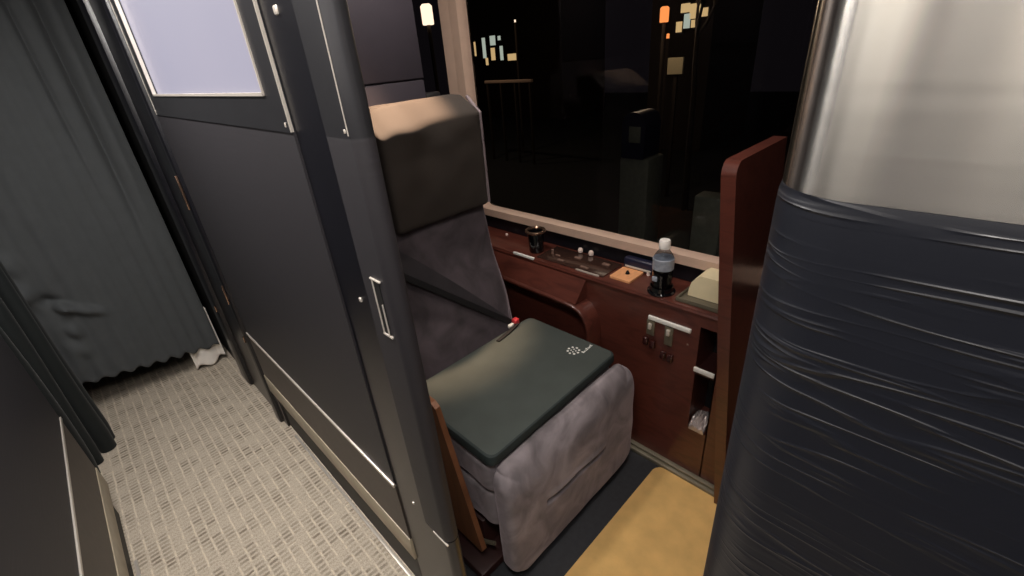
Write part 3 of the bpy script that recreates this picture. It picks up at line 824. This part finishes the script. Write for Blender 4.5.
# pale machine with dark hood outside
mx = 4.6; c = ray(633, 140, mx); top = ray(633, 112, mx).z; y0 = ray(650, 140, mx).y; y1 = ray(620, 140, mx).y
bot = ray(635, 240, mx).z
mc = empty('ticket_machine', (mx, (y0+y1)/2, GZ), 'pale grey kerbside machine with a dark rounded hood, dim outside the window', 'machine')
ym = (y0+y1)/2; hw = abs(y1-y0)/2
box('machine_body', mx, mx+.35, ym-hw, ym+hw, GZ, ray(633,158,mx).z, 'paleg', mc, bev=.03)
hd_ = bmesh.new(); add_prism(hd_, rrect(ym-hw*.75, ym+hw*.75, ray(633,158,mx).z, top, [hw*.7,hw*.7,.02,.02]), 0, mx-.04, mx+.3); finish('machine_hood', hd_, 'navy', mc)
box('machine_screen', mx-.05, mx-.03, ym-hw*.5, ym+hw*.25, ray(633,142,mx).z, ray(633,126,mx).z, 'paleg', mc, bev=.005)
# pale sign sheet and parapet and post
p, q = ray(668,58,8), ray(682,74,8)
sg = empty('notice_board', (8, (p.y+q.y)/2, GZ), 'pale blank notice board on a post outside, under the orange lantern', 'sign')
box('board', 8, 8.04, min(p.y,q.y), max(p.y,q.y), q.z, p.z, 'cream', sg); box('post', 8.041, 8.08, (p.y+q.y)/2-.03, (p.y+q.y)/2+.03, GZ, q.z+.05, 'bark', sg)
p, q = ray(484,80,9), ray(531,80,9)
ya, yb = min(p.y,q.y), max(p.y,q.y)
fr_ = empty('street_railing', (9, (ya+yb)/2, GZ), 'brown street railing outside, low at the left of the window below the lit shop front', 'railing')
box('top_rail', 9, 9.08, ya, yb, p.z-.09, p.z-.02, 'windowframe', fr_, bev=.01)
for k in range(4):
    yy = ya+.08+(yb-ya-.16)*k/3; box('railing_post', 9.01, 9.06, yy-.025, yy+.025, GZ, p.z-.088, 'bark', fr_)
p, q = ray(692,195,4), ray(715,260,4)
tag(box('kerb_post', 4, 4.2, min(p.y,q.y), max(p.y,q.y)-.02, GZ, p.z, 'paleg', None, .02), 'dim pale square post outside at the lower right of the window', 'post')

# ------------------------------------------------------------------ lamps of the coach and added fill lights
def lampbox(name, label, x0, x1, y0, y1, m):
    e = empty(name, ((x0+x1)/2, (y0+y1)/2, CEIL-.03), label, 'lamp')
    box('lamp_housing', x0-.01, x1+.01, y0-.01, y1+.01, CEIL-.014, CEIL-.0005, 'ceiling', e); box('lamp_diffuser', x0, x1, y0, y1, CEIL-.020, CEIL-.0142, m, e)
def area(name, loc, rot, sx, sy, p, c):
    l = bpy.data.lights.new(name, 'AREA'); l.shape = 'RECTANGLE'; l.size = sx; l.size_y = sy; l.energy = p; l.color = c
    o = bpy.data.objects.new(name, l); COL.objects.link(o); o.location = loc; o.rotation_euler = rot; return o
lampbox('ceiling_lamp', 'long pale ceiling lamp over the far part of the aisle', -.07, .05, .9, 1.8, 'ceillamp')
lampbox('ceiling_lamp', 'long pale ceiling lamp over the near part of the aisle', -.07, .05, -.3, .5, 'ceillamp')
lampbox('reading_lamp', 'small square warm lamp above the middle of the seat', .80, .92, 1.04, 1.16, 'baylamp')
lampbox('reading_lamp', 'small square warm fill lamp added above the tan floor mat', .64, .76, .19, .31, 'baylamp')  # unseen body for the fill over the mat
lampbox('reading_lamp', 'small square warm lamp right above the headrest', .73, .79, 1.22, 1.28, 'baylamp')
area('aisle_light', (-.01, 1.35, CEIL-.03), (0,0,0), .12, .9, 18, (1,.955,.92))
area('aisle_light.001', (-.01, .1, CEIL-.03), (0,0,0), .12, .8, 12.5, (1,.95,.91))
area('reading_light', (.86, 1.10, CEIL-.03), (0,0,0), .12, .12, 6.5, (1,.90,.82))
area('mat_fill_light', (.70, .25, CEIL-.03), (0,0,0), .12, .12, 3.8, (1,.90,.82))  # unseen fill added to brighten the leg rest front and mat
sp = bpy.data.lights.new('headrest_spot', 'SPOT'); sp.energy = 150; sp.color = (1,.66,.42); sp.spot_size = math.radians(34); sp.spot_blend = .7; sp.shadow_soft_size = .02
so = bpy.data.objects.new('headrest_spot', sp); COL.objects.link(so); so.location = (.75, 1.25, CEIL-.04)
area('street_light', (3.2, 1.8, 3.2), (0,math.radians(-20),0), .5, .5, 1.6, (1,.8,.6))

for i_, (x_, y_, z_, e_) in enumerate(((8.0, 9.6, 2.6, 30), (7.2, 4.2, 1.9, 12))):  # unseen point lights added to brighten the railing and notice board
    pl = bpy.data.lights.new('outdoor_fill', 'POINT'); pl.energy = e_; pl.color = (1,.75,.5); pl.shadow_soft_size = .1
    po = bpy.data.objects.new('outdoor_fill', pl); COL.objects.link(po); po.location = (x_, y_, z_)
w = bpy.data.worlds.new('night'); sc.world = w; w.use_nodes = True
w.node_tree.nodes['Background'].inputs[0].default_value = (.010,.008,.010,1); w.node_tree.nodes['Background'].inputs[1].default_value = .3

# ------------------------------------------------------------------ camera
cam = bpy.data.cameras.new('camera'); co = bpy.data.objects.new('camera', cam); COL.objects.link(co)
cam.sensor_width = 36; cam.lens = 453.676296/1024*36; cam.clip_start = .01
Rm = Matrix.Rotation(-.749358766, 3, 'Z') @ Matrix.Rotation(1.09340852, 3, 'X') @ Matrix.Rotation(-.0884629141, 3, 'Z')
co.matrix_world = Matrix.Translation((0,0,1.4)) @ Rm.to_4x4()
sc.camera = co
sc.view_settings.view_transform = 'Standard'; sc.view_settings.look = 'None'; sc.view_settings.gamma = 1
sc.view_settings.use_curve_mapping = False; sc.view_settings.exposure = 0
